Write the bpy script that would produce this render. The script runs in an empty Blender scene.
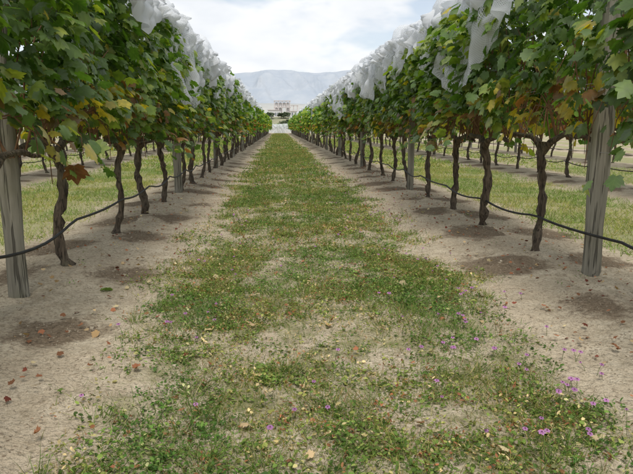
import bpy, math, random
import numpy as np
from mathutils import Vector
random.seed(7); rng=np.random.default_rng(11)
C=0.267; SP=3.30; CAMH=0.95; F=600.0
LEND=88.0
sc=bpy.context.scene
# ---------------------------------------------------------------- helpers
def vn(x,y,seed=0):
    x=np.asarray(x,float); y=np.asarray(y,float)
    xi=np.floor(x); yi=np.floor(y); fx=x-xi; fy=y-yi
    def h(a,b):
        v=np.sin(a*127.1+b*311.7+seed*74.7)*43758.5453
        return v-np.floor(v)
    fx=fx*fx*(3-2*fx); fy=fy*fy*(3-2*fy)
    return (h(xi,yi)*(1-fx)+h(xi+1,yi)*fx)*(1-fy)+(h(xi,yi+1)*(1-fx)+h(xi+1,yi+1)*fx)*fy
def fbm(x,y,seed=0,o=3):
    s=0;a=.5;t=0
    for i in range(o):
        s=s+a*vn(np.asarray(x)*2**i,np.asarray(y)*2**i,seed+i*3);t+=a;a*=.5
    return s/t
def sstep(a,b,x):
    t=np.clip((np.asarray(x,float)-a)/(b-a),0,1); return t*t*(3-2*t)
def gh(x,y):
    x=np.asarray(x,float); y=np.asarray(y,float)
    u=np.abs(np.mod(x-C,SP)-SP/2)
    near=1-sstep(25,40,np.abs(x))
    z=0.05*np.exp(-(u/0.42)**2)*near
    z=z+(0.045*(fbm(x*1.3,y*1.3,5)-.5)+0.018*(vn(x*7,y*7,9)-.5)+0.016*(vn(x*15,y*15,19)-.5))*near*(1-sstep(60,120,y))
    return z
def px2g(px,py):
    dv=py-130.; d=F*CAMH/(0.984*dv); Y=(d-0.166)/.984
    return (px-278)/F*d, Y
class MB:
    def __init__(s): s.v=[];s.c=[];s.f=[];s.m=[];s.uv=[];s.n=0
    def add(s,v,f,mat=0,col=(1,1,1),uv=None):
        v=np.asarray(v,float).reshape(-1,3); f=np.asarray(f,int)
        c=np.asarray(col,float)
        if c.ndim==1: c=np.tile(c[:3],(len(v),1))
        s.v.append(v); s.c.append(c[:,:3]); s.f.append(f+s.n)
        s.m.append(np.full(len(f),mat)); s.n+=len(v)
        s.uv.append(np.zeros((len(v),2)) if uv is None else np.asarray(uv,float))
    def mesh(s,name,mats,smooth=True):
        me=bpy.data.meshes.new(name)
        v=np.concatenate(s.v); c=np.concatenate(s.c); uv=np.concatenate(s.uv)
        lens=np.concatenate([np.full(len(f),f.shape[1]) for f in s.f])
        loops=np.concatenate([f.ravel() for f in s.f])
        st=np.concatenate([[0],np.cumsum(lens)[:-1]])
        me.vertices.add(len(v)); me.vertices.foreach_set('co',v.ravel().astype(np.float32))
        me.loops.add(len(loops)); me.loops.foreach_set('vertex_index',loops.astype(np.int32))
        me.polygons.add(len(lens)); me.polygons.foreach_set('loop_start',st.astype(np.int32))
        try: me.polygons.foreach_set('loop_total',lens.astype(np.int32))
        except Exception: pass
        for m in mats: me.materials.append(m)
        me.polygons.foreach_set('material_index',np.concatenate(s.m).astype(np.int32))
        me.polygons.foreach_set('use_smooth',np.full(len(lens),smooth))
        a=me.color_attributes.new('Col','FLOAT_COLOR','POINT')
        a.data.foreach_set('color',np.hstack([c,np.ones((len(c),1))]).ravel().astype(np.float32))
        u=me.uv_layers.new(name='UVMap'); u.data.foreach_set('uv',uv[loops].ravel().astype(np.float32))
        me.update(calc_edges=True); me.validate()
        return me
def obj(name,me,loc=(0,0,0),rz=0,sc_=(1,1,1),parent=None):
    o=bpy.data.objects.new(name,me); sc.collection.objects.link(o)
    o.location=loc; o.rotation_euler=(0,0,rz); o.scale=sc_
    if parent: o.parent=parent
    return o
def tube(mb,pts,rad,sides=8,mat=0,col=(1,1,1),rough=0.,cap=True):
    pts=np.asarray(pts,float); n=len(pts); V=[]
    for i in range(n):
        t=pts[min(i+1,n-1)]-pts[max(i-1,0)]; t/=np.linalg.norm(t)+1e-9
        a=np.array([1,0,0]) if abs(t[0])<.8 else np.array([0,1,0])
        b=np.cross(t,a); b/=np.linalg.norm(b); a=np.cross(b,t)
        for k in range(sides):
            an=2*math.pi*k/sides; r=rad[i]*(1+rough*rng.uniform(-1,1))
            V.append(pts[i]+r*(math.cos(an)*a+math.sin(an)*b))
    Fc=[[i*sides+k,i*sides+(k+1)%sides,(i+1)*sides+(k+1)%sides,(i+1)*sides+k] for i in range(n-1) for k in range(sides)]
    V.append(pts[-1]); c=len(V)-1
    mb.add(V,Fc,mat,col)
    mb.add([V[(n-1)*sides+k] for k in range(sides)]+[V[c]],[[k,(k+1)%sides,sides] for k in range(sides)],mat,col)
def box(mb,x0,x1,y0,y1,z0,z1,mat=0,col=(1,1,1)):
    v=[(x,y,z) for x in(x0,x1) for y in(y0,y1) for z in(z0,z1)]
    mb.add(v,[[0,1,3,2],[4,6,7,5],[0,4,5,1],[2,3,7,6],[0,2,6,4],[1,5,7,3]],mat,col)
def scatter(mb,T,tris,pos,nrm,tip,size,col,zs=None,mat=0,wid=None):
    N=len(pos)
    n=nrm/np.linalg.norm(nrm,axis=1,keepdims=True)
    t=tip-(tip*n).sum(1,keepdims=True)*n; t/=np.linalg.norm(t,axis=1,keepdims=True)+1e-9
    b=np.cross(t,n)
    P=np.tile(T[None],(N,1,1)).astype(float)
    if zs is not None: P[:,:,2]*=zs[:,None]
    if wid is not None: P[:,:,0]*=wid[:,None]
    P*=size[:,None,None]
    W=P[:,:,0:1]*b[:,None]+P[:,:,1:2]*t[:,None]+P[:,:,2:3]*n[:,None]+pos[:,None]
    k=len(T)
    f=(tris[None]+np.arange(N)[:,None,None]*k).reshape(-1,tris.shape[1])
    mb.add(W.reshape(-1,3),f,mat,np.repeat(col,k,axis=0),uv=np.tile(T[:,:2],(N,1)))
# templates
R=[(0.17,-0.07),(0.30,0.03),(0.42,0.05),(0.36,0.21),(0.47,0.30),(0.50,0.43),(0.58,0.56),(0.38,0.57),(0.39,0.68),(0.29,0.76),(0.20,0.73),(0.11,0.88)]
out=[(0,0.06)]+R+[(0,1.03)]+[(-x,y) for x,y in R[::-1]]
LT=np.array([(0,0.42,0.0)]+[(x,y,-0.9*x*x-0.35*(y-.42)**2+0.10*abs(x)) for x,y in out]); nO=len(out)
LF=np.array([[0,1+i,1+(i+1)%nO] for i in range(nO)])[:,::-1]
BT=np.array([(-.5,0,0),(.5,0,0),(-.38,.5,.06),(.38,.5,.06),(0,1,.3)]); BF=np.array([[0,1,3],[0,3,2],[2,3,4]])
WT=np.array([(0,0,0),(.5,.35,.06),(.42,.75,.02),(0,1,-.12),(-.42,.75,.02),(-.5,.35,.06),(0,.5,-.05)]); WF=np.array([[6,i,(i+1)%6] for i in range(6)])
OT=np.array([(1,0,0),(-1,0,0),(0,1,0),(0,-1,0),(0,0,.7),(0,0,-.7)],float); OF=np.array([[0,2,4],[2,1,4],[1,3,4],[3,0,4],[2,0,5],[1,2,5],[3,1,5],[0,3,5]])
# ---------------------------------------------------------------- node helpers
def newmat(name):
    m=bpy.data.materials.new(name); m.use_nodes=True; nt=m.node_tree; nt.nodes.clear()
    return m,nt
class NT:
    def __init__(s,nt): s.nt=nt
    def n(s,t,**k):
        x=s.nt.nodes.new(t)
        for a,b in k.items(): setattr(x,a,b)
        return x
    def l(s,a,b): s.nt.links.new(a,b)
    def m(s,op,a,b=None,c=None,clamp=False):
        x=s.n('ShaderNodeMath',operation=op); x.use_clamp=clamp
        for i,v in enumerate((a,b,c)):
            if v is None: continue
            if isinstance(v,(int,float)): x.inputs[i].default_value=v
            else: s.l(v,x.inputs[i])
        return x.outputs[0]
    def noise(s,vec,scale,detail=4,rough=.55,dist=0):
        x=s.n('ShaderNodeTexNoise'); x.inputs['Scale'].default_value=scale; x.inputs['Detail'].default_value=detail
        x.inputs['Roughness'].default_value=rough; x.inputs['Distortion'].default_value=dist
        if vec is not None: s.l(vec,x.inputs['Vector'])
        return x.outputs['Fac']
    def ramp(s,fac,stops):
        x=s.n('ShaderNodeValToRGB'); e=x.color_ramp.elements
        while len(e)<len(stops): e.new(.5)
        for el,(p,c) in zip(e,stops):
            el.position=p; el.color=(*c,1) if len(c)==3 else c
        s.l(fac,x.inputs[0]); return x.outputs[0]
    def mix(s,f,a,b,bt='MIX'):
        x=s.n('ShaderNodeMix',data_type='RGBA',blend_type=bt)
        for i,v in ((0,f),(6,a),(7,b)):
            if isinstance(v,(int,float)): x.inputs[i].default_value=v
            elif isinstance(v,tuple): x.inputs[i].default_value=(*v,1)
            else: s.l(v,x.inputs[i])
        return x.outputs[2]
    def sm(s,a,b,x):
        m=s.n('ShaderNodeMapRange',interpolation_type='SMOOTHSTEP'); m.inputs[1].default_value=a; m.inputs[2].default_value=b
        s.l(x,m.inputs[0]); return m.outputs[0]
def bsdf(g,col,rough=.8,bump=None,bs=.3,bd=.01,spec=.3):
    p=g.n('ShaderNodeBsdfPrincipled'); p.inputs['Roughness'].default_value=rough
    p.inputs['Specular IOR Level'].default_value=spec
    if isinstance(col,tuple): p.inputs['Base Color'].default_value=(*col,1)
    else: g.l(col,p.inputs['Base Color'])
    if bump is not None:
        b=g.n('ShaderNodeBump'); b.inputs['Strength'].default_value=bs; b.inputs['Distance'].default_value=bd
        g.l(bump,b.inputs['Height']); g.l(b.outputs[0],p.inputs['Normal'])
    return p.outputs[0]
def out(g,sh): g.l(sh,g.n('ShaderNodeOutputMaterial').inputs[0])
def foliage_mat(name,trans=.35,rough=.45,spec=.35,veins=False):
    m,nt=newmat(name); g=NT(nt)
    a=g.n('ShaderNodeVertexColor',layer_name='Col').outputs[0]
    c=a
    if veins:
        geo=g.n('ShaderNodeNewGeometry')
        nz=g.noise(geo.outputs['Position'],28,1)
        c=g.mix(1.0,a,g.ramp(nz,[(.3,(.72,.75,.7)),(.7,(1.25,1.2,1.15))]),'MULTIPLY')
        uv=g.n('ShaderNodeUVMap').outputs[0]
        sp=g.n('ShaderNodeSeparateXYZ'); g.l(uv,sp.inputs[0])
        ax=g.m('ABSOLUTE',sp.outputs[0])
        r=g.m('SUBTRACT',sp.outputs[1],g.m('MULTIPLY',ax,.75))
        w=g.m('ABSOLUTE',g.m('SUBTRACT',g.m('FRACT',g.m('MULTIPLY',r,4.5)),.5))
        v=g.m('MAXIMUM',g.m('LESS_THAN',w,.06),g.m('LESS_THAN',ax,.015))
        c=g.mix(g.m('MULTIPLY',v,.22),c,(.22,.28,.09))
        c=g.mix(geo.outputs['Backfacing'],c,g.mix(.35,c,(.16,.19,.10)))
    p=bsdf(g,c,rough,None,spec=spec)
    t=g.n('ShaderNodeBsdfTranslucent'); g.l(g.mix(1.0,c,(1.2,1.3,.45),'MULTIPLY'),t.inputs[0])
    x=g.n('ShaderNodeMixShader'); x.inputs[0].default_value=trans; g.l(p,x.inputs[1]); g.l(t.outputs[0],x.inputs[2])
    out(g,x.outputs[0]); return m
def simple_mat(name,c0,c1,scale,rough=.85,bd=.01,stretch=(1,1,1),bs=.5,coord='Object',cracks=False,bump=True):
    m,nt=newmat(name); g=NT(nt)
    tc=g.n('ShaderNodeTexCoord'); mp=g.n('ShaderNodeMapping'); mp.inputs['Scale'].default_value=stretch
    g.l(tc.outputs[coord],mp.inputs[0])
    nz=g.noise(mp.outputs[0],scale,4,.65)
    col=g.ramp(nz,[(.3,c0),(.7,c1)])
    h=nz
    if cracks:
        n2=g.noise(mp.outputs[0],scale*2.2,2,.6); ck=g.sm(.56,.66,n2)
        col=g.mix(g.m('MULTIPLY',ck,.75),col,(.05,.045,.035)); h=g.m('SUBTRACT',nz,ck)
        n3=g.noise(tc.outputs[coord],4,3); col=g.mix(g.m('MULTIPLY',g.sm(.45,.7,n3),.5),col,(.20,.20,.13))
    out(g,bsdf(g,col,rough,h if bump else None,bs,bd)); return m
M_leaf=foliage_mat('grape_leaf',.36,.42,.4,True)
M_leaff=foliage_mat('grape_leaf_plain',.3,.6,.2)
M_grass=foliage_mat('grass_blades',.25,.6,.15)
M_litter=foliage_mat('dry_leaf',.15,.8,.1)
M_petal=foliage_mat('petal',.3,.6,.1)
M_tree=foliage_mat('tree_foliage',.1,.7,.1)
M_bark=simple_mat('vine_bark',(.035,.027,.02),(.22,.17,.125),38,.95,.018,(1,1,.13),1.0,cracks=True)
M_cane=simple_mat('cane',(.12,.06,.03),(.26,.15,.08),30,.7,.002,bump=False)
M_post=simple_mat('weathered_wood',(.16,.15,.12),(.38,.355,.295),28,.9,.008,(1,1,.045),1.,cracks=True)
M_hose=simple_mat('black_polythene',(.012,.012,.013),(.03,.03,.03),20,.5,.001,bump=False)
M_wire=simple_mat('galvanised_wire',(.25,.25,.25),(.4,.4,.4),20,.5,.001,bump=False)
M_clod=simple_mat('soil_clod',(.28,.23,.165),(.52,.45,.34),40,.95,.003,bump=False)
# ---------------------------------------------------------------- ground
LY,RY=3.95,4.22; VS=1.17
def ground_mat():
    m,nt=newmat('vineyard_soil'); g=NT(nt)
    pos=g.n('ShaderNodeNewGeometry').outputs['Position']
    s=g.n('ShaderNodeSeparateXYZ'); g.l(pos,s.inputs[0]); X,Y=s.outputs[0],s.outputs[1]
    n1=g.noise(pos,1.6,3,.6); n2=g.noise(pos,9,4,.7); n3=g.noise(pos,60,3,.7); n4=g.noise(pos,.35,2)
    dirt=g.ramp(n2,[(.25,(.35,.285,.195)),(.5,(.50,.425,.31)),(.75,(.59,.515,.39))])
    dirt=g.mix(g.sm(.4,.75,n1),dirt,(.45,.37,.265))
    dirt=g.mix(1.,dirt,g.ramp(n3,[(.25,(.52,.5,.47)),(.5,(1,1,1)),(.8,(1.15,1.15,1.15))]),'MULTIPLY')
    u=g.m('PINGPONG',g.m('SUBTRACT',X,C),SP/2)
    vo=g.n('ShaderNodeTexVoronoi'); vo.inputs['Scale'].default_value=38; g.l(pos,vo.inputs['Vector'])
    speck=g.m('MULTIPLY',g.m('LESS_THAN',vo.outputs['Distance'],.23),g.sm(.45,.6,g.noise(pos,5,2)))
    dirt=g.mix(g.m('MULTIPLY',speck,.55),dirt,(.15,.10,.065))
    ue=g.m('ADD',u,g.m('MULTIPLY',g.m('SUBTRACT',g.noise(pos,2.2,3),.5),.55))
    lane=g.m('SUBTRACT',1.,g.sm(.68,.95,ue))
    far=g.sm(3,20,Y)
    side=g.m('GREATER_THAN',g.m('ABSOLUTE',g.m('SUBTRACT',X,C)),SP/2)
    thr=g.m('MAXIMUM',g.m('MULTIPLY',far,.72),g.m('MULTIPLY',side,.8))
    cov=g.m('MULTIPLY',lane,g.m('MAXIMUM',g.sm(.42,.62,g.noise(pos,3.4,4,.7)),thr))
    gc=g.ramp(n2,[(.25,(.11,.118,.042)),(.5,(.19,.193,.075)),(.75,(.32,.28,.14))])
    gs=g.ramp(n4,[(.3,(.22,.26,.085)),(.7,(.34,.33,.14))])
    gc=g.mix(side,gc,gs)
    col=g.mix(g.m('MULTIPLY',cov,.78),dirt,gc)
    sg=g.m('GREATER_THAN',X,C)
    ph=g.m('ADD',g.m('MULTIPLY',sg,RY-LY),LY-.25)
    v=g.m('DIVIDE',g.m('SUBTRACT',Y,ph),VS); cell=g.m('FLOOR',g.m('ADD',v,.5)); fr=g.m('SUBTRACT',v,cell)
    cb=g.n('ShaderNodeCombineXYZ'); g.l(cell,cb.inputs[0]); g.l(g.m('FLOOR',g.m('DIVIDE',g.m('SUBTRACT',X,C),SP/2)),cb.inputs[1])
    wn=g.n('ShaderNodeTexWhiteNoise',noise_dimensions='3D'); g.l(cb.outputs[0],wn.inputs[0])
    ws=g.n('ShaderNodeSeparateColor'); g.l(wn.outputs['Color'],ws.inputs[0])
    dy=g.m('MULTIPLY',g.m('ADD',fr,g.m('MULTIPLY',g.m('SUBTRACT',ws.outputs[0],.5),.35)),VS)
    dx=g.m('SUBTRACT',u,g.m('ADD',1.36,g.m('MULTIPLY',g.m('SUBTRACT',ws.outputs[1],.5),.26)))
    d=g.m('SQRT',g.m('ADD',g.m('MULTIPLY',dy,dy),g.m('MULTIPLY',g.m('MULTIPLY',dx,dx),1.1)))
    d=g.m('ADD',d,g.m('MULTIPLY',g.m('SUBTRACT',g.noise(pos,6,5,.8),.5),.65))
    rad=g.m('ADD',.13,g.m('MULTIPLY',ws.outputs[2],.19))
    wet=g.m('SUBTRACT',1.,g.sm(-.08,.08,g.m('SUBTRACT',d,rad)))
    wet=g.m('MULTIPLY',wet,g.m('LESS_THAN',Y,LEND))
    wc=g.ramp(n3,[(.3,(.085,.060,.038)),(.7,(.24,.18,.12))])
    col=g.mix(g.m('MULTIPLY',wet,.88),col,wc)
    h=g.m('ADD',g.m('MULTIPLY',g.noise(pos,11,2,.6),.55),g.m('MULTIPLY',g.noise(pos,50,2,.7),.45))
    out(g,bsdf(g,col,.95,h,1.,.05,.1)); return m
xs=np.unique(np.round(np.concatenate([np.arange(-2.2,2.8,.03),np.arange(-12,12,.25),np.arange(-40,40,2.),[-9000,-5000,-2500,-1200,-600,-300,-150,-80,80,150,300,600,1200,2500,5000,9000]]),4))
ys=np.unique(np.round(np.concatenate([np.arange(.8,8,.03),np.arange(8,20,.12),np.arange(20,100,.5),np.arange(-12,.8,.3),[-6000,-2000,-800,-300,-100,-40,110,130,160,200,300,500,900,1600,3000,6000,9000]]),4))
GX,GY=np.meshgrid(xs,ys); GZ=gh(GX,GY)
nx=len(xs); ny=len(ys)
I=np.arange(nx*ny).reshape(ny,nx)
gf=np.stack([I[:-1,:-1],I[:-1,1:],I[1:,1:],I[1:,:-1]],-1).reshape(-1,4)
mb=MB(); mb.add(np.stack([GX,GY,GZ],-1).reshape(-1,3),gf)
obj('ground',mb.mesh('ground',[ground_mat()]))
# ---------------------------------------------------------------- lane vegetation
def dens(x,y):
    e=1-sstep(.66,1.08,np.abs(x-C+.05)+.6*(fbm(x*2.2,y*2.2,31)-.5))
    p=sstep(.33,.54,fbm(x*2.6,y*2.0,42,4))*(.5+.5*sstep(.37,.58,fbm(x*11,y*9,45,2)))
    p=(.22+.12*sstep(5,12,y))+.75*p
    for (bx,by,rx,ry,a) in ((.48,2.38,.42,.26,.85),(-.33,2.55,.26,.16,.8),(.60,1.85,.34,.15,.8),(.0,2.75,.35,.12,.5),(-.1,1.9,.15,.1,.5)):
        p=p*(1-a*np.exp(-((x-bx)/rx)**2-((y-by)/ry)**2))
    for (bx,by,rx,ry) in ((-.2,1.65,.45,.3),(.95,1.9,.25,.5),(.3,3.4,.8,.4),(-.35,3.,.3,.4),(-.3,2.2,.2,.2)):
        p=p+.45*np.exp(-((x-bx)/rx)**2-((y-by)/ry)**2)
    return np.clip(e*np.clip(p,0,1),0,1)
PALG=np.array([(.11,.185,.04),(.075,.135,.034),(.165,.24,.06),(.25,.28,.085),(.44,.37,.19),(.53,.44,.26),(.30,.13,.07)])
def pick(n,w,pal=PALG):
    w=np.array(w,float); i=rng.choice(len(pal),n,p=w/w.sum()); c=pal[i]*rng.uniform(.65,1.4,(n,1)); return c
mb=MB()
def tint(x,y):
    t=fbm(x*2.4,y*1.6,91,3); a=sstep(.35,.65,t)[:,None]
    return (1-a)*np.array([[.8,.97,.8]])+a*np.array([[1.18,1.1,1.0]])
def blades(n,x0,x1,y0,y1,hmin,hmax,wmin,wmax,w,df,up=.8):
    x=rng.uniform(x0,x1,n); y=rng.uniform(y0,y1,n); k=rng.random(n)<df(x,y); x=x[k];y=y[k]; n=len(x)
    pos=np.stack([x,y,gh(x,y)-.003],1)
    tip=np.stack([rng.normal(0,1,n),rng.normal(0,1,n),np.abs(rng.normal(up,.5,n))+.1],1)
    nr=rng.normal(0,1,(n,3)); nr[:,2]=np.abs(nr[:,2])*.5
    h=rng.uniform(hmin,hmax,n)*(0.5+1.*fbm(x*3,y*3,77))
    wd=rng.uniform(wmin,wmax,n)/h
    scatter(mb,BT,BF,pos,nr,tip,h,pick(n,w)*tint(x,y),zs=rng.uniform(0,1.5,n),wid=wd)
def weeds(n,x0,x1,y0,y1,smin,smax,w,df,hz=.04):
    nc=n//9; cx=rng.uniform(x0,x1,nc); cy=rng.uniform(y0,y1,nc); k=rng.random(nc)<df(cx,cy); cx=cx[k]; cy=cy[k]; nc=len(cx)
    base=pick(nc,w)*tint(cx,cy); per=9
    a=rng.uniform(0,2*math.pi,(nc,per)); r=rng.uniform(.0,.04,(nc,per))
    x=(cx[:,None]+r*np.cos(a)).ravel(); y=(cy[:,None]+r*np.sin(a)).ravel(); a=a.ravel(); n=len(x)
    pos=np.stack([x,y,gh(x,y)+rng.uniform(.002,hz,n)*rng.random(n)],1)
    tip=np.stack([np.cos(a),np.sin(a),rng.uniform(-.2,.9,n)],1)
    nr=np.stack([rng.normal(0,.5,n),rng.normal(0,.5,n),np.ones(n)],1)
    col=np.repeat(base,per,0)*rng.uniform(.7,1.35,(n,1))
    s=rng.uniform(smin,smax,n)
    scatter(mb,WT,WF,pos,nr,tip,s,col,wid=rng.uniform(.22,.7,n))
xa,xb=C-1.2,C+1.2
WG=[3,2.5,3,2.5,.7,.5,.8]; WD=[3,2,3.5,3,2.2,1.5,.7]
d2=lambda x,y: np.clip(dens(x,y)*(.35+.65*sstep(.33,.5,fbm(x*4,y*4,61))),0,1)
blades(110000,xa,xb,1.2,4.5,.015,.058,.001,.003,WD,dens)
weeds(145000,xa,xb,1.2,4.5,.007,.021,WG,d2)
blades(90000,xa,xb,4.5,10,.02,.06,.002,.0055,WD,dens)
weeds(90000,xa,xb,4.5,10,.011,.027,WG,d2)
blades(70000,xa,xb,10,26,.03,.07,.006,.012,WD,dens)
weeds(38000,xa,xb,10,26,.025,.045,WG,d2)
blades(36000,xa,xb,26,LEND,.04,.09,.018,.04,WD,dens)
tx=rng.uniform(xa+.2,xb-.2,170); ty=1.5+9*rng.random(170)**1.3
for cx,cy in zip(tx,ty):
    if rng.random()>dens(np.array([cx]),np.array([cy]))[0]+.15: continue
    n=int(rng.uniform(25,60)); x=cx+rng.normal(0,.018,n); y=cy+rng.normal(0,.018,n)
    tip=np.stack([(x-cx)*40,(y-cy)*40,np.full(n,1.4)],1)+rng.normal(0,.3,(n,3)); nr=rng.normal(0,1,(n,3))
    h=rng.uniform(.04,.10,n); scatter(mb,BT,BF,np.stack([x,y,gh(x,y)-.003],1),nr,tip,h,pick(n,[3,1,4,3,1.5,1,0]),zs=rng.uniform(.5,1.8,n),wid=rng.uniform(.0015,.003,n)/h)
obj('lane_grass',mb.mesh('lane_grass',[M_grass]))
mb=MB()
def dside(x,y):
    u=np.abs(np.mod(x-C+SP/2,SP)-SP/2); return (1-sstep(.85,1.15,u+.3*(fbm(x*2,y*2,3)-.5)))*(.3+.7*sstep(.32,.6,fbm(x*1.6,y*1.1,8)))
PALG2=np.array([(.20,.28,.07),(.27,.34,.10),(.36,.38,.15),(.46,.42,.21),(.15,.21,.055)])
_p=pick
def pick(n,w,pal=PALG2): return _p(n,[2,3,3,2,1],PALG2)
for sx in (-1,1,-2,2):
    cx=C+sx*SP
    k=1 if abs(sx)==1 else .4
    blades(int(56000*k),cx-1.2,cx+1.2,2.5,14,.025,.08,.0035,.007,None,dside,.8)
    blades(int(26000*k),cx-1.2,cx+1.2,14,50,.05,.10,.012,.03,None,dside,.9)
pick=_p
obj('grass_strip',mb.mesh('grass_strip',[M_grass]))
mb=MB()
def dsp(x,y): return .09*sstep(.5,.7,fbm(x*3,y*3,88))+.035
weeds(20000,-1.7,2.3,1.3,8,.008,.018,[1,1,2,2,2,2,3],dsp)
obj('sparse_weeds',mb.mesh('sparse_weeds',[M_grass]))
mb=MB()
def flower(x,y,h,s):
    z=gh(x,y)+0.; lean=rng.normal(0,.015,2)
    top=np.array([x+lean[0],y+lean[1],z+h])
    tube(mb,[(x,y,z),(x+lean[0]*.3,y+lean[1]*.3,z+h*.5),top],[.0012,.001,.0009],4,1,(.16,.22,.07))
    n=6; a=np.arange(n)/n*2*math.pi+rng.uniform(0,1)
    for L,zz in ((s,.35),(s*.7,.9)):
        tip=np.stack([np.cos(a),np.sin(a),np.full(n,zz)],1)
        nr=np.tile(np.array([[0,-.3,1.]]),(n,1))
        c=np.tile(np.array([[.50,.24,.50]])*rng.uniform(.8,1.25),(n,1))
        scatter(mb,WT,WF,np.tile(top,(n,1)),nr,tip,np.full(n,L),c,wid=np.full(n,.75),mat=0); a=a+.5
    tube(mb,[top-[0,0,.004],top+[0,0,.004]],[.0025,.002],5,1,(.25,.12,.2))
for px,py in [(570,395),(574,392),(566,398),(572,389),(540,452),(537,455),(592,450),(596,453),(450,356),(446,352),(462,331),(458,327),(500,366),(503,362),(415,358),(411,354),(514,303),(562,362),(524,372),(528,366),(580,362),(607,384),(190,256),(205,262),(165,330),(182,250),(232,217),(243,226),(480,352),(556,340),(436,392),(560,410),(598,420),(247,213),(398,222),(172,300),(345,232),(506,318),(470,300),(380,300),(300,420),(260,450)]:
    x,y=px2g(px,py+5)
    for q in range(1+int(rng.random()<.5)): flower(x+rng.normal(0,.014),y+rng.normal(0,.02),rng.uniform(.03,.06),rng.uniform(.009,.013))
for i in range(270):
    y=rng.uniform(1.7,16); q=rng.random(); x=rng.normal(C+.75,.22) if q<.55 else rng.normal(C-.7,.2) if q<.85 else rng.uniform(-.5,1.)
    flower(x,y,rng.uniform(.02,.06),rng.uniform(.006,.011))
obj('purple_wildflowers',mb.mesh('purple_wildflowers',[M_petal,M_grass]))
mb=MB()
PL=np.array([(.52,.38,.22),(.42,.28,.14),(.28,.13,.07),(.20,.06,.04),(.56,.46,.27),(.36,.15,.08)])
def fallen(x,y,s,c):
    n=len(x); pos=np.stack([x,y,gh(x,y)+rng.uniform(.008,.03,n)],1)
    nr=np.stack([rng.normal(0,.4,n),rng.normal(0,.4,n),np.ones(n)],1); tip=np.stack([rng.normal(0,1,n),rng.normal(0,1,n),rng.normal(0,.2,n)],1)
    scatter(mb,LT,LF,pos,nr,tip,s,c,zs=rng.uniform(-2.2,2.2,n))
P=np.array([px2g(*p) for p in [(100,337),(210,334),(370,326),(256,300),(400,291),(392,283),(246,436),(306,470),(236,255),(216,281),(440,245),(326,333),(186,357),(418,265),(356,280),(150,286),(510,470)]])
fallen(P[:,0],P[:,1],rng.uniform(.03,.05,len(P)),_p(len(P),[3,2,.5,0,3,.3],PL))
n=480; x=rng.uniform(-1.6,2.2,n); y=1.4+12*rng.random(n)**1.2
fallen(x,y,rng.uniform(.01,.03,n),_p(n,[2,2,2,1,2,1.5],PL))
n=800; x=rng.normal(1.7,.35,n); y=1.8+12*rng.random(n)
fallen(x,y,rng.uniform(.01,.028,n),_p(n,[1,1,3,5,.5,3],PL))
n=550; x=rng.normal(-1.2,.3,n); y=1.8+12*rng.random(n)
fallen(x,y,rng.uniform(.01,.03,n),_p(n,[2,2,3,3,1,2],PL))
g1=np.array([px2g(113,294)]); fallen(g1[:,0],g1[:,1],np.array([.07]),np.array([[.24,.36,.09]]))
obj('fallen_leaves',mb.mesh('fallen_leaves',[M_litter]))
mb=MB()
n=20000; x=rng.uniform(-1.9,2.5,n); y=1.3+7*rng.random(n)**1.4
T=rng.normal(0,1,(n,3)); s=rng.uniform(.0015,.006,n)*(1+1.6*(rng.random(n)<.06))
scatter(mb,OT,OF,np.stack([x,y,gh(x,y)+.001],1),rng.normal(0,1,(n,3)),T,s,np.ones((n,3)))
obj('soil_clods',mb.mesh('soil_clods',[M_clod],False))
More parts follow.
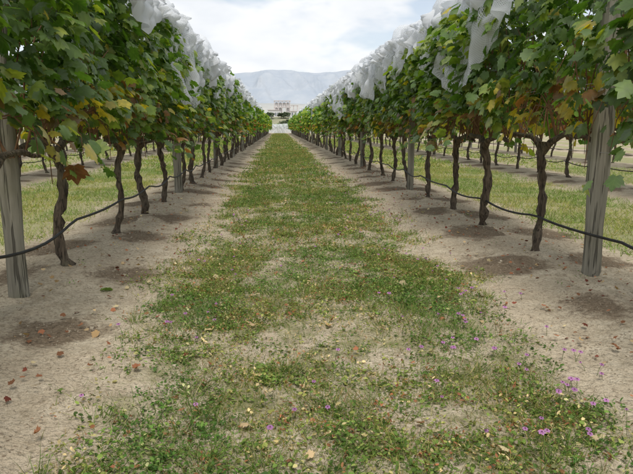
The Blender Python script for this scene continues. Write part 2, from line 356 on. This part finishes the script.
# ---------------------------------------------------------------- vines
GR=np.array([(.032,.078,.014),(.062,.145,.022),(.11,.225,.033),(.185,.325,.045),(.31,.41,.06)])  # leaf greens; the lightest is a painted yellow-green highlight
def vine(seed,yellow,red,lod=False):
    mb=MB(); r=np.random.default_rng(seed)
    lx,ly=r.normal(0,.035),r.normal(0,.10); n=18; pts=[];rad=[]
    wa,wb=r.uniform(.010,.026),r.uniform(.014,.034)
    for i in range(n):
        t=i/(n-1)
        pts.append((lx*t+wa*math.sin(t*8+seed)+r.normal(0,.004),ly*t*(1-.3*t)+wb*math.sin(t*6+seed*2)+r.normal(0,.004),-.05+.83*t))
        rad.append(.031*(1-.15*t)*(1+.30*r.uniform(-1,1))*(1.45 if i<=1 else 1)*(1.5 if i>=n-2 else 1))
    tube(mb,pts,rad,6 if lod else 11,0,(1,1,1),.24)
    top=np.array(pts[-1])
    for s in (-1,1):
        p=[top-[0,0,.06]]
        for i in range(1,7):
            p.append(top+np.array([r.normal(0,.015),s*i*.1,.05*math.sin(i*.5)+r.normal(0,.012)]))
        tube(mb,p,[.028,.024,.02,.018,.016,.016,.012],7,0,(1,1,1),.15)
    for i in range(4 if lod else 24):
        y0=r.uniform(-.6,.6); sx=r.choice([-1,1]); o=r.uniform(.0,.28); h=r.uniform(.3,1.2)
        p=[(0,y0,.80)]+[(sx*o*t+r.normal(0,.01),y0+r.normal(0,.03)+.1*t*r.uniform(-1,1),.80+h*t) for t in (.25,.5,.75,1)]
        tube(mb,p,[.006,.0055,.005,.004,.003],5,1)
    if not lod:
      for i in range(8):
        y0=r.uniform(-.6,.6); sx=r.choice([-1,1]); L=r.uniform(.1,.35)
        p=[(sx*.1,y0,1.0),(sx*.22,y0+.03,1.02),(sx*.3,y0+.06,1.0-L*.4),(sx*.31,y0+.05,1.0-L)]
        tube(mb,p,[.004,.004,.003,.002],4,1)
    N=650 if lod else 1800
    z=r.uniform(.80,2.0,N); y=r.uniform(-.68,.68,N)
    sx=r.choice([-1,1],N)
    lump=fbm(y*3+seed*9+sx*40,z*3,seed,3)
    hw=(.16+.15*sstep(.85,1.15,z)-.10*sstep(1.75,2.1,z))+.46*(lump-.47)
    dd=1-np.abs(r.normal(0,.30,N)); x=sx*hw*np.clip(dd,0.05,1.2)
    bot=.76+.34*vn(y*4+seed*5,sx*3.,seed+2)
    keep=(z>bot)&(r.random(N)<.30+1.05*sstep(.3,.6,lump))
    keep|=(r.random(N)<.05)
    x,y,z,sx,lump=x[keep],y[keep],z[keep],sx[keep],lump[keep]; N=len(x)
    ex=[];
    for i in range(9):
        y0=r.uniform(-.6,.6); s=r.choice([-1,1]); z0=r.uniform(.9,1.8)
        for k in range(9):
            ex.append((s*(.24+.03*k+r.normal(0,.03)),y0+.02*k*r.uniform(-1,1)+r.normal(0,.03),z0-.035*k+r.normal(0,.03),s))
    for i in range(1):
        y0=r.uniform(-.6,.6); s=r.choice([-1,1]); z0=r.uniform(1.75,1.9)
        for k in range(8): ex.append((s*(.2+r.normal(0,.04)),y0+r.normal(0,.04),z0+.04*k,s))
    ex=np.array(ex); x=np.concatenate([x,ex[:,0]]);y=np.concatenate([y,ex[:,1]]);z=np.concatenate([z,ex[:,2]]);sx=np.concatenate([sx,ex[:,3]]);lump=np.concatenate([lump,np.full(len(ex),.6)]);N=len(x)
    nr=np.stack([sx*r.uniform(.2,1.3,N)+r.normal(0,.4,N),r.normal(0,.6,N),r.uniform(.1,1.3,N)],1)
    tip=np.stack([sx*.35+r.normal(0,.4,N),r.normal(0,.6,N),-np.abs(r.normal(.8,.45,N))],1)
    size=r.uniform(.045,.105,N)*(1.35 if lod else 1)
    b=np.clip(r.normal(.42,.26,N)+(lump-.5)*1.1+.12*(z>1.7),0,.999)  # random leaf tone plus painted shading: lighter bulges and top, darker hollows
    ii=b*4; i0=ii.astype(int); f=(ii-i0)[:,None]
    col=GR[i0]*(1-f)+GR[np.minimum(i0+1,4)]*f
    q=r.random(N); low=1-sstep(.92,1.38,z); cl=sstep(.42,.6,fbm(y*3,z*4,seed+50,2))
    py=(.012+yellow*low*cl); pr=red*low*cl
    yl=q<py; rd=(q>=py)&(q<py+pr)
    col[yl]=np.array([(.68,.54,.05)])*r.uniform(.6,1.2,(yl.sum(),1)); 
    yg=(q>.93); col[yg]=np.array([(.36,.42,.06)])*r.uniform(.7,1.2,(yg.sum(),1))
    col[rd]=np.array([(.32,.13,.05)])*r.uniform(.5,1.5,(rd.sum(),1))
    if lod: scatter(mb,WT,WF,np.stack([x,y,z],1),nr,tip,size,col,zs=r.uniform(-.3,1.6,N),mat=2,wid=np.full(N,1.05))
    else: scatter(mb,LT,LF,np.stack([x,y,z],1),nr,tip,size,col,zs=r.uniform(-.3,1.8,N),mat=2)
    return mb.mesh('grapevine',[M_bark,M_cane,M_leaff if lod else M_leaf])
SPEC=((1,.2,.2),(2,1.3,.2),(3,.18,.45),(4,.12,.15),(5,.35,.35),(6,.2,.25),(7,.85,.4),(8,.15,.55))
VAR=[vine(*s) for s in SPEC]; VLO=[vine(*s,lod=True) for s in SPEC]
rows=[(C-SP/2,LY),(C+SP/2,RY),(C-SP*1.5,LY+.3),(C+SP*1.5,RY+.5),(C-SP*2.5,LY+.7),(C+SP*2.5,RY+.1)]
for ri,(rx,y0) in enumerate(rows):
    nmax=int((LEND-y0)/VS); prev=-1
    for k in range(-5,nmax):
        if ri>=2 and y0+k*VS<0: continue
        if ri>=4 and y0+k*VS>40: continue
        v=random.choice([i for i in range(8) if i!=prev and i!=1])
        if ri==0 and k==0: v=1
        if ri==1 and k==0: v=6
        prev=v
        y=y0+k*VS+random.uniform(-.05,.05)
        if (ri==0 and k==0) or (ri==1 and k<=1): y=y0+k*VS
        if ri==1 and k<0: y-=.28
        S=VLO if (y>20 or ri>=2) else VAR
        obj('grapevine',S[v],(rx+random.uniform(-.03,.03),y,float(gh(rx,y))-.01),random.choice([0,math.pi])+random.uniform(-.06,.06),(random.uniform(.85,1.2),1.02,random.uniform(.93,1.05)))
def post(seed,r0,H):
    mb=MB(); r=np.random.default_rng(seed); n=10
    zs=[-.2,0,.02,.3,.6,.9,1.2,1.5,H-.02,H]; rr=[r0*(1+.05*r.normal()) for _ in range(8)]+[r0*.97,r0*.8]
    tube(mb,[(.004*r.normal(),.004*r.normal(),z) for z in zs],rr,14,0,(1,1,1),.05)
    for z in (.78,1.2,1.6):
        tube(mb,[(r0*.9,-.012,z),(r0+.008,-.01,z+.006),(r0+.008,.01,z+.006),(r0*.9,.012,z)],[.002]*4,5,1)
    return mb.mesh('vineyard_post',[M_post,M_wire])
PV=[post(1,.052,1.85),post(2,.058,1.72),post(3,.048,1.8)]
for ri,(rx,y0) in enumerate(rows):
    py0=(3.27,3.55,5.7,4.7,4.2,6.0)[ri]
    k=-1
    while py0+k*5.1<LEND:
        y=py0+k*5.1
        dx=-.04 if (ri==0 and k==0) else .03 if (ri==1 and k==0) else 0
        obj('vineyard_post',PV[(ri if k==0 and ri<2 else (k+ri)%3)],(rx+dx,y,float(gh(rx,y))),random.uniform(0,6))
        k+=1
for ri,(rx,y0) in enumerate(rows):
    mb=MB(); sgn=1 if rx<C else -1; ox=rx+sgn*.06
    ysx=np.concatenate([np.arange(-2,30,.15),np.arange(30,LEND,.8)]); 
    t=(ysx-y0)/VS; fr=t-np.floor(t)
    sag=4*fr*(1-fr)
    zz=.33-.05*sag*(.3+vn(np.floor(t),0,ri))-.06*(vn(ysx*.35,0,ri+5)-.5)
    tube(mb,np.stack([ox+.02*(vn(ysx*1.5,0,8)-.5),ysx,zz],1),np.full(len(ysx),.0085),6,0)
    obj('irrigation_hose',mb.mesh('irrigation_hose',[M_hose]))
    mb=MB()
    for z,dx in ((.80,0),(1.2,.07),(1.2,-.07),(1.6,.07),(1.6,-.07)):
        tube(mb,[(rx+dx,-2,z),(rx+dx,LEND,z)],[.0016,.0016],4,0)
    obj('trellis_wire',mb.mesh('trellis_wire',[M_wire]))
# ---------------------------------------------------------------- netting
def net_mat(name,holes=True):
    m,nt=newmat(name); g=NT(nt)
    uv=g.n('ShaderNodeUVMap').outputs[0]; s=g.n('ShaderNodeSeparateXYZ')
    d=g.n('ShaderNodeBsdfDiffuse'); d.inputs[0].default_value=(.84,.86,.88,1)
    t2=g.n('ShaderNodeBsdfTranslucent'); t2.inputs[0].default_value=(.84,.86,.88,1)
    x0=g.n('ShaderNodeMixShader'); x0.inputs[0].default_value=.40; g.l(d.outputs[0],x0.inputs[1]); g.l(t2.outputs[0],x0.inputs[2])
    if not holes: out(g,x0.outputs[0]); return m
    nz=g.n('ShaderNodeTexNoise'); nz.inputs['Scale'].default_value=5; nz.inputs['Detail'].default_value=1; g.l(uv,nz.inputs[0])
    va=g.n('ShaderNodeVectorMath',operation='SCALE'); g.l(nz.outputs['Color'],va.inputs[0]); va.inputs[3].default_value=.09
    vb=g.n('ShaderNodeVectorMath',operation='ADD'); g.l(uv,vb.inputs[0]); g.l(va.outputs[0],vb.inputs[1]); g.l(vb.outputs[0],s.inputs[0])
    K=46.
    a=g.m('ADD',s.outputs[0],g.m('MULTIPLY',s.outputs[1],.8)); b=g.m('SUBTRACT',s.outputs[0],g.m('MULTIPLY',s.outputs[1],.8))
    def line(q): return g.m('LESS_THAN',g.m('ABSOLUTE',g.m('SUBTRACT',g.m('FRACT',g.m('MULTIPLY',q,K)),.5)),.10)
    ln=g.m('MAXIMUM',line(a),line(b))
    dn=g.sm(.36,.60,g.noise(uv,3.0,2))
    al=g.m('MAXIMUM',ln,g.m('ADD',.14,g.m('MULTIPLY',dn,.66)))
    t=g.n('ShaderNodeBsdfTransparent'); x=g.n('ShaderNodeMixShader'); g.l(al,x.inputs[0]); g.l(t.outputs[0],x.inputs[1]); g.l(x0.outputs[0],x.inputs[2])
    out(g,x.outputs[0]); return m
M_net=net_mat('white_bird_net'); M_netf=net_mat('white_bird_net_bunched',False)
def net(seed,side,rx,ystart):
    mb=MB()
    segs=[(np.arange(ystart,16,.03),0,(0,1)),(np.concatenate([np.arange(15.97,40,.10),np.arange(40,LEND+.5,.35)]),1,(0,))]
    for yy,mt,Ls in segs:
      for L in Ls:
        S=28; sarr=np.linspace(0,1,S)
        Y,Sg=np.meshgrid(yy,sarr,indexing='ij')
        sc1=vn(yy*.95+L*3.3,0*yy,seed+L); sc2=vn(yy*2.6,0*yy+L,seed+9)
        drop=(.10+.62*sstep(.25,.85,sc1)+.22*sc2)*((1.,.7)[L] if mt==0 else .95)
        gap=sstep(.18,.52,vn(yy*.9+5*L,0*yy,seed+20+L))
        bottom=2.03-drop*(.12+.88*gap)
        B=bottom[:,None]
        hw=.37+.02*L+.06*(vn(Y*1.3,Sg*0,seed+3)-.5)
        ztop=2.12+.24*(vn(Y*1.2,Sg*2+L,seed+4)-.5)*1.+.06*gap[:,None]
        a=np.clip(Sg/.45,0,1); ang=math.pi*(1.0-a)
        X=hw*np.cos(ang)*.9; Z=1.95+(ztop-1.95)*np.sin(ang)
        q=np.clip((Sg-.45)/.55,0,1)
        Z=np.where(q>0,1.95-(1.95-B)*q,Z); X=np.where(q>0,hw*.9+.05*q,X)
        fold=(fbm(Y*6+Z*2.5,Z*1.4+L*7,seed+6,3)-.5)
        fold2=(fbm(Y*15+Z*5+L,Z*3,seed+7,2)-.5)
        amp=.30*(.45+q*.9)
        X=X+fold*amp+fold2*.13-.10*(1-gap[:,None])*q; Z=Z+fold*.14+(fbm(Y*5,Sg*6,seed+8)-.5)*.28*(1-q)+fold2*.08
        Yd=Y+(fbm(Y*4,Z*4,seed+12)-.5)*.28
        V=np.stack([rx+side*X,Yd,Z],-1).reshape(-1,3)
        n0,n1=Y.shape; I=np.arange(n0*n1).reshape(n0,n1)
        keep=np.ones((n0-1,n1-1),bool)
        if mt==1: keep=(fbm(Y*1.5,Sg*3,seed+31)>.40)[:-1,:-1]
        f=np.stack([I[:-1,:-1],I[:-1,1:],I[1:,1:],I[1:,:-1]],-1)[keep].reshape(-1,4)
        uv=np.stack([Y*1.5+L*.37,Sg*1.3+L*.21],-1).reshape(-1,2)
        mb.add(V,f,mt,(1,1,1),uv)
    yb=ystart+.2
    while yb<30:
        Lb=rng.uniform(.5,1.1); n0=30; n1=14
        tt=np.linspace(0,1,n0); ww=np.linspace(0,1,n1); Tm,Wm=np.meshgrid(tt,ww,indexing='ij')
        s1=rng.integers(0,999); dp=rng.uniform(.15,.5)
        Yb=yb+Lb*Tm+.07*(fbm(Tm*6,Wm*4,s1)-.5)
        Zb=2.12-Wm*dp*(.25+1.*np.sin(Tm*math.pi))-.06*np.abs(Tm-.5)+.08*(fbm(Tm*9,Wm*3,s1+1)-.5)
        Xb=.30+.12*np.sin(Wm*2.6)+.34*(fbm(Tm*10,Wm*2.5,s1+2,3)-.5)
        I=np.arange(n0*n1).reshape(n0,n1); f=np.stack([I[:-1,:-1],I[:-1,1:],I[1:,1:],I[1:,:-1]],-1).reshape(-1,4)
        mb.add(np.stack([rx+side*Xb,Yb,Zb],-1).reshape(-1,3),f,0 if rng.random()<.6 else 1,(1,1,1),np.stack([Tm*1.2+yb,Wm*.5],-1).reshape(-1,2))
        yb+=Lb+rng.uniform(.0,.9)
    return mb.mesh('bird_netting',[M_net,M_netf])
nl=net(100,1,rows[0][0],3.05); nr_=net(200,-1,rows[1][0],4.15)
obj('bird_netting',nl); obj('bird_netting',nr_)
obj('bird_netting',nl,(-SP,0,0)); obj('bird_netting',nr_,(SP,0,0))
mb=MB()
xx=np.linspace(-14,15,120); q=np.linspace(0,1,14); X,Q=np.meshgrid(xx,q,indexing='ij')
ang=Q*math.pi; Zc=np.sin(ang)**.6*(1.5+.25*(fbm(X*.9,Q*0,3)-.5)); Yc=LEND+9-np.cos(ang)*.8+.3*(fbm(X*2,Q*3,4)-.5)
I=np.arange(X.size).reshape(X.shape); f=np.stack([I[:-1,:-1],I[:-1,1:],I[1:,1:],I[1:,:-1]],-1).reshape(-1,4)
mb.add(np.stack([X,Yc,Zc],-1).reshape(-1,3),f,0,(1,1,1),np.stack([X,Q*4],-1).reshape(-1,2))
obj('bird_netting',mb.mesh('bird_netting_end',[M_net]))
for k in range(24):
    obj('grapevine',VLO[k%8],(-13.5+k*1.18,LEND+9,0),math.pi/2,(1,1,.72))
# ---------------------------------------------------------------- background
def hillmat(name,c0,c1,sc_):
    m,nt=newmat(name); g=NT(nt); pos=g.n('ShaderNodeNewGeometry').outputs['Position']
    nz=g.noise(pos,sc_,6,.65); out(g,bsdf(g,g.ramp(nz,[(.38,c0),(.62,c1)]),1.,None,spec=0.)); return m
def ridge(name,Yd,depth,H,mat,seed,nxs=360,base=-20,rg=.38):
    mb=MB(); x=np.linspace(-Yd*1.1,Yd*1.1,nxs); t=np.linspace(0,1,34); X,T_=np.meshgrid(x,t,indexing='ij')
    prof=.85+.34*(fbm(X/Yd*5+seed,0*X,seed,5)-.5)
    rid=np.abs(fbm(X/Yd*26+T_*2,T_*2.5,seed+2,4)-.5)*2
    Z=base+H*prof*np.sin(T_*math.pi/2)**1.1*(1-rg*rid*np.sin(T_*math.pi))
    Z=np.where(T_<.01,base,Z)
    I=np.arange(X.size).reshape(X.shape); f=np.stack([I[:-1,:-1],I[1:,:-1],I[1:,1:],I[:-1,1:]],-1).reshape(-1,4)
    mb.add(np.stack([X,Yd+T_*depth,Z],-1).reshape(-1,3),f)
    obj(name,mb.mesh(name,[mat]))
ridge('mountain_range',5200,1500,750,hillmat('hazy_mountain',(.36,.405,.46),(.42,.455,.495),.004),3)  # distance haze painted into the pale blue-grey base colour
ridge('foothills',3000,700,185,hillmat('hazy_foothill',(.37,.385,.38),(.46,.455,.42),.006),9)  # browner hills, base colour paled by painted haze
mb=MB(); x=np.linspace(-90,110,50); y=np.linspace(330,480,30); X,Y=np.meshgrid(x,y,indexing='ij')
Z=-.3+8*np.exp(-((X-4)/42)**2-((Y-410)/36)**2)+.8*(fbm(X*.05,Y*.05,2)-.5)
Z*=np.clip(np.minimum.reduce([(X+90)/15,(110-X)/15,(Y-330)/15,(480-Y)/15]),0,1); Z-=.1
I=np.arange(X.size).reshape(X.shape); f=np.stack([I[:-1,:-1],I[1:,:-1],I[1:,1:],I[:-1,1:]],-1).reshape(-1,4)
mb.add(np.stack([X,Y,Z],-1).reshape(-1,3),f); obj('knoll',mb.mesh('knoll',[hillmat('dry_grass_knoll',(.22,.23,.15),(.32,.31,.21),.1)]))
M_wall=simple_mat('pale_cladding',(.64,.62,.61),(.74,.72,.70),.5,.9,.01,bump=False)
M_glass=simple_mat('dark_opening',(.18,.20,.23),(.24,.26,.29),1,.3,.001,bump=False)
M_steel=simple_mat('painted_steel',(.56,.50,.49),(.66,.60,.58),.8,.7,.01,bump=False)
E=bpy.data.objects.new('winery_building',None); sc.collection.objects.link(E); E.location=(4.5,405,7.6)
mb=MB()
box(mb,-11,-3.5,0,9,-2,4.2); box(mb,3.6,11,0,9,-2,3.4); box(mb,-3.49,3.59,1.5,9,-2,2.6)
obj('walls',mb.mesh('walls',[M_wall],False),parent=E)
mb=MB()
box(mb,-11.4,-3.6,-.4,9.3,4.203,4.6); box(mb,3.7,11.4,-.4,9.3,3.403,3.8)
obj('roof',mb.mesh('roof',[M_steel],False),parent=E)
mb=MB()
for x in (-10,-8,-6,-4.6,5,7,9): box(mb,x-.5,x+.5,-.06,-.003,.6,2.6)
obj('windows',mb.mesh('windows',[M_glass],False),parent=E)
mb=MB()
for x in (-6.8,-4.2,-1.6,1.0,3.4,6.0,8.6):
    for y in (2,6): box(mb,x-.25,x+.25,y-.2,y+.2,2.605 if abs(x)<3.5 else 4.605 if x<0 else 3.805,10.1 if x<5 else 7.2)
box(mb,-7.2,4,1.6,6.4,6.0,6.4); box(mb,-7.2,4,1.6,6.4,10.103,10.5); box(mb,4.01,9,1.6,6.4,7.21,7.5)
obj('steel_frame',mb.mesh('steel_frame',[M_steel],False),parent=E)
mb=MB()
for x in (-5.5,-2.9,2.2): tube(mb,[(x,4,2.61),(x,4,5.4),(x,4,5.8)],[1,1,.4],12,0)
for x in (-5.5,-2.9,-.3,2.2): tube(mb,[(x,4,6.41),(x,4,8.9),(x,4,9.4)],[.95,.95,.3],12,0)
obj('tanks',mb.mesh('tanks',[M_wall]),parent=E)
def tree(seed,H,dark):
    mb=MB(); r=np.random.default_rng(seed)
    tube(mb,[(0,0,-.5),(0.1,0,H*.3),(0,.1,H*.6)],[H*.035,H*.025,H*.01],7,0)
    bl=[]
    for i in range(11):
        a=r.uniform(0,6.28); q=r.uniform(.1,.30)*H; z=r.uniform(.3,.85)*H
        c=np.array([math.cos(a)*q,math.sin(a)*q,z]); bl.append((c,r.uniform(.10,.2)*H))
        tube(mb,[(0,0,H*.28),c*[.5,.5,.8],c],[H*.014,H*.009,H*.004],5,0)
    for c,rd in bl:
        n=150; v=r.normal(0,1,(n,3)); v/=np.linalg.norm(v,axis=1,keepdims=True); v*=rd*r.uniform(.5,1.1,(n,1))
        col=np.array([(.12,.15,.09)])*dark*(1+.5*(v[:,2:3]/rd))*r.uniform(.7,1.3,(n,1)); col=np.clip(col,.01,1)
        scatter(mb,WT,WF,c+v,r.normal(0,1,(n,3)),r.normal(0,1,(n,3)),np.full(n,H*.07),col,mat=1,wid=np.full(n,.8))
    return mb.mesh('distant_tree',[M_bark,M_tree])
TV=[tree(s,10,d) for s,d in ((1,1.),(2,1.2),(3,.8))]
r=np.random.default_rng(4)
for k in range(46):
    x=r.uniform(-70,80); y=r.uniform(330,385)
    if abs(x-4)<16 and k%2: y=394
    zz=-.4+8*math.exp(-((x-4)/42)**2-((y-410)/36)**2)
    s=r.uniform(.3,.5) if abs(x-4)<22 else r.uniform(.5,.9)
    obj('distant_tree',TV[k%3],(x,y,zz),r.uniform(0,6),(s*1.5,s*1.5,s))
# ---------------------------------------------------------------- light, sky, camera
el,az=math.radians(62),math.radians(179)
D=Vector((math.sin(az)*math.cos(el),math.cos(az)*math.cos(el),math.sin(el)))
L=bpy.data.lights.new('sun','SUN'); L.energy=2.5; L.angle=math.radians(20); L.color=(1,.95,.88)
o=bpy.data.objects.new('sun',L); sc.collection.objects.link(o); o.rotation_euler=D.to_track_quat('Z','Y').to_euler()
w=bpy.data.worlds.new('World'); sc.world=w; w.use_nodes=True; w.node_tree.nodes.clear(); g=NT(w.node_tree)
sky=g.n('ShaderNodeTexSky',sky_type='NISHITA'); sky.sun_disc=False; sky.sun_elevation=el; sky.sun_rotation=az; sky.dust_density=1.
b1=g.n('ShaderNodeBackground'); b1.inputs[1].default_value=.14; g.l(sky.outputs[0],b1.inputs[0])
tc=g.n('ShaderNodeTexCoord'); mp=g.n('ShaderNodeMapping'); mp.inputs['Scale'].default_value=(1,1,2.4); mp.inputs['Location'].default_value=(.75,.2,.35); g.l(tc.outputs['Generated'],mp.inputs[0])
nz=g.noise(mp.outputs[0],5.5,4,.5,.1)
b2=g.n('ShaderNodeBackground'); b2.inputs[1].default_value=1.06
g.l(g.ramp(g.noise(mp.outputs[0],9,3),[(.35,(.86,.89,.93)),(.6,(.98,.99,1.0))]),b2.inputs[0])
mx=g.n('ShaderNodeMixShader'); fac=g.m('ADD',.48,g.m('MULTIPLY',g.sm(.42,.55,nz),.50)); g.l(fac,mx.inputs[0]); g.l(b1.outputs[0],mx.inputs[1]); g.l(b2.outputs[0],mx.inputs[2])
g.l(mx.outputs[0],g.n('ShaderNodeOutputWorld').inputs[0])
cam=bpy.data.cameras.new('camera'); co=bpy.data.objects.new('camera',cam); sc.collection.objects.link(co)
co.location=(0,0,CAMH); co.rotation_euler=(math.radians(90-10.4),0,math.radians(-3.6))
cam.lens=F/633*36; cam.sensor_width=36; cam.clip_start=.05; cam.clip_end=20000
sc.camera=co
sc.view_settings.view_transform='Standard'; sc.view_settings.look='None'; sc.view_settings.exposure=0
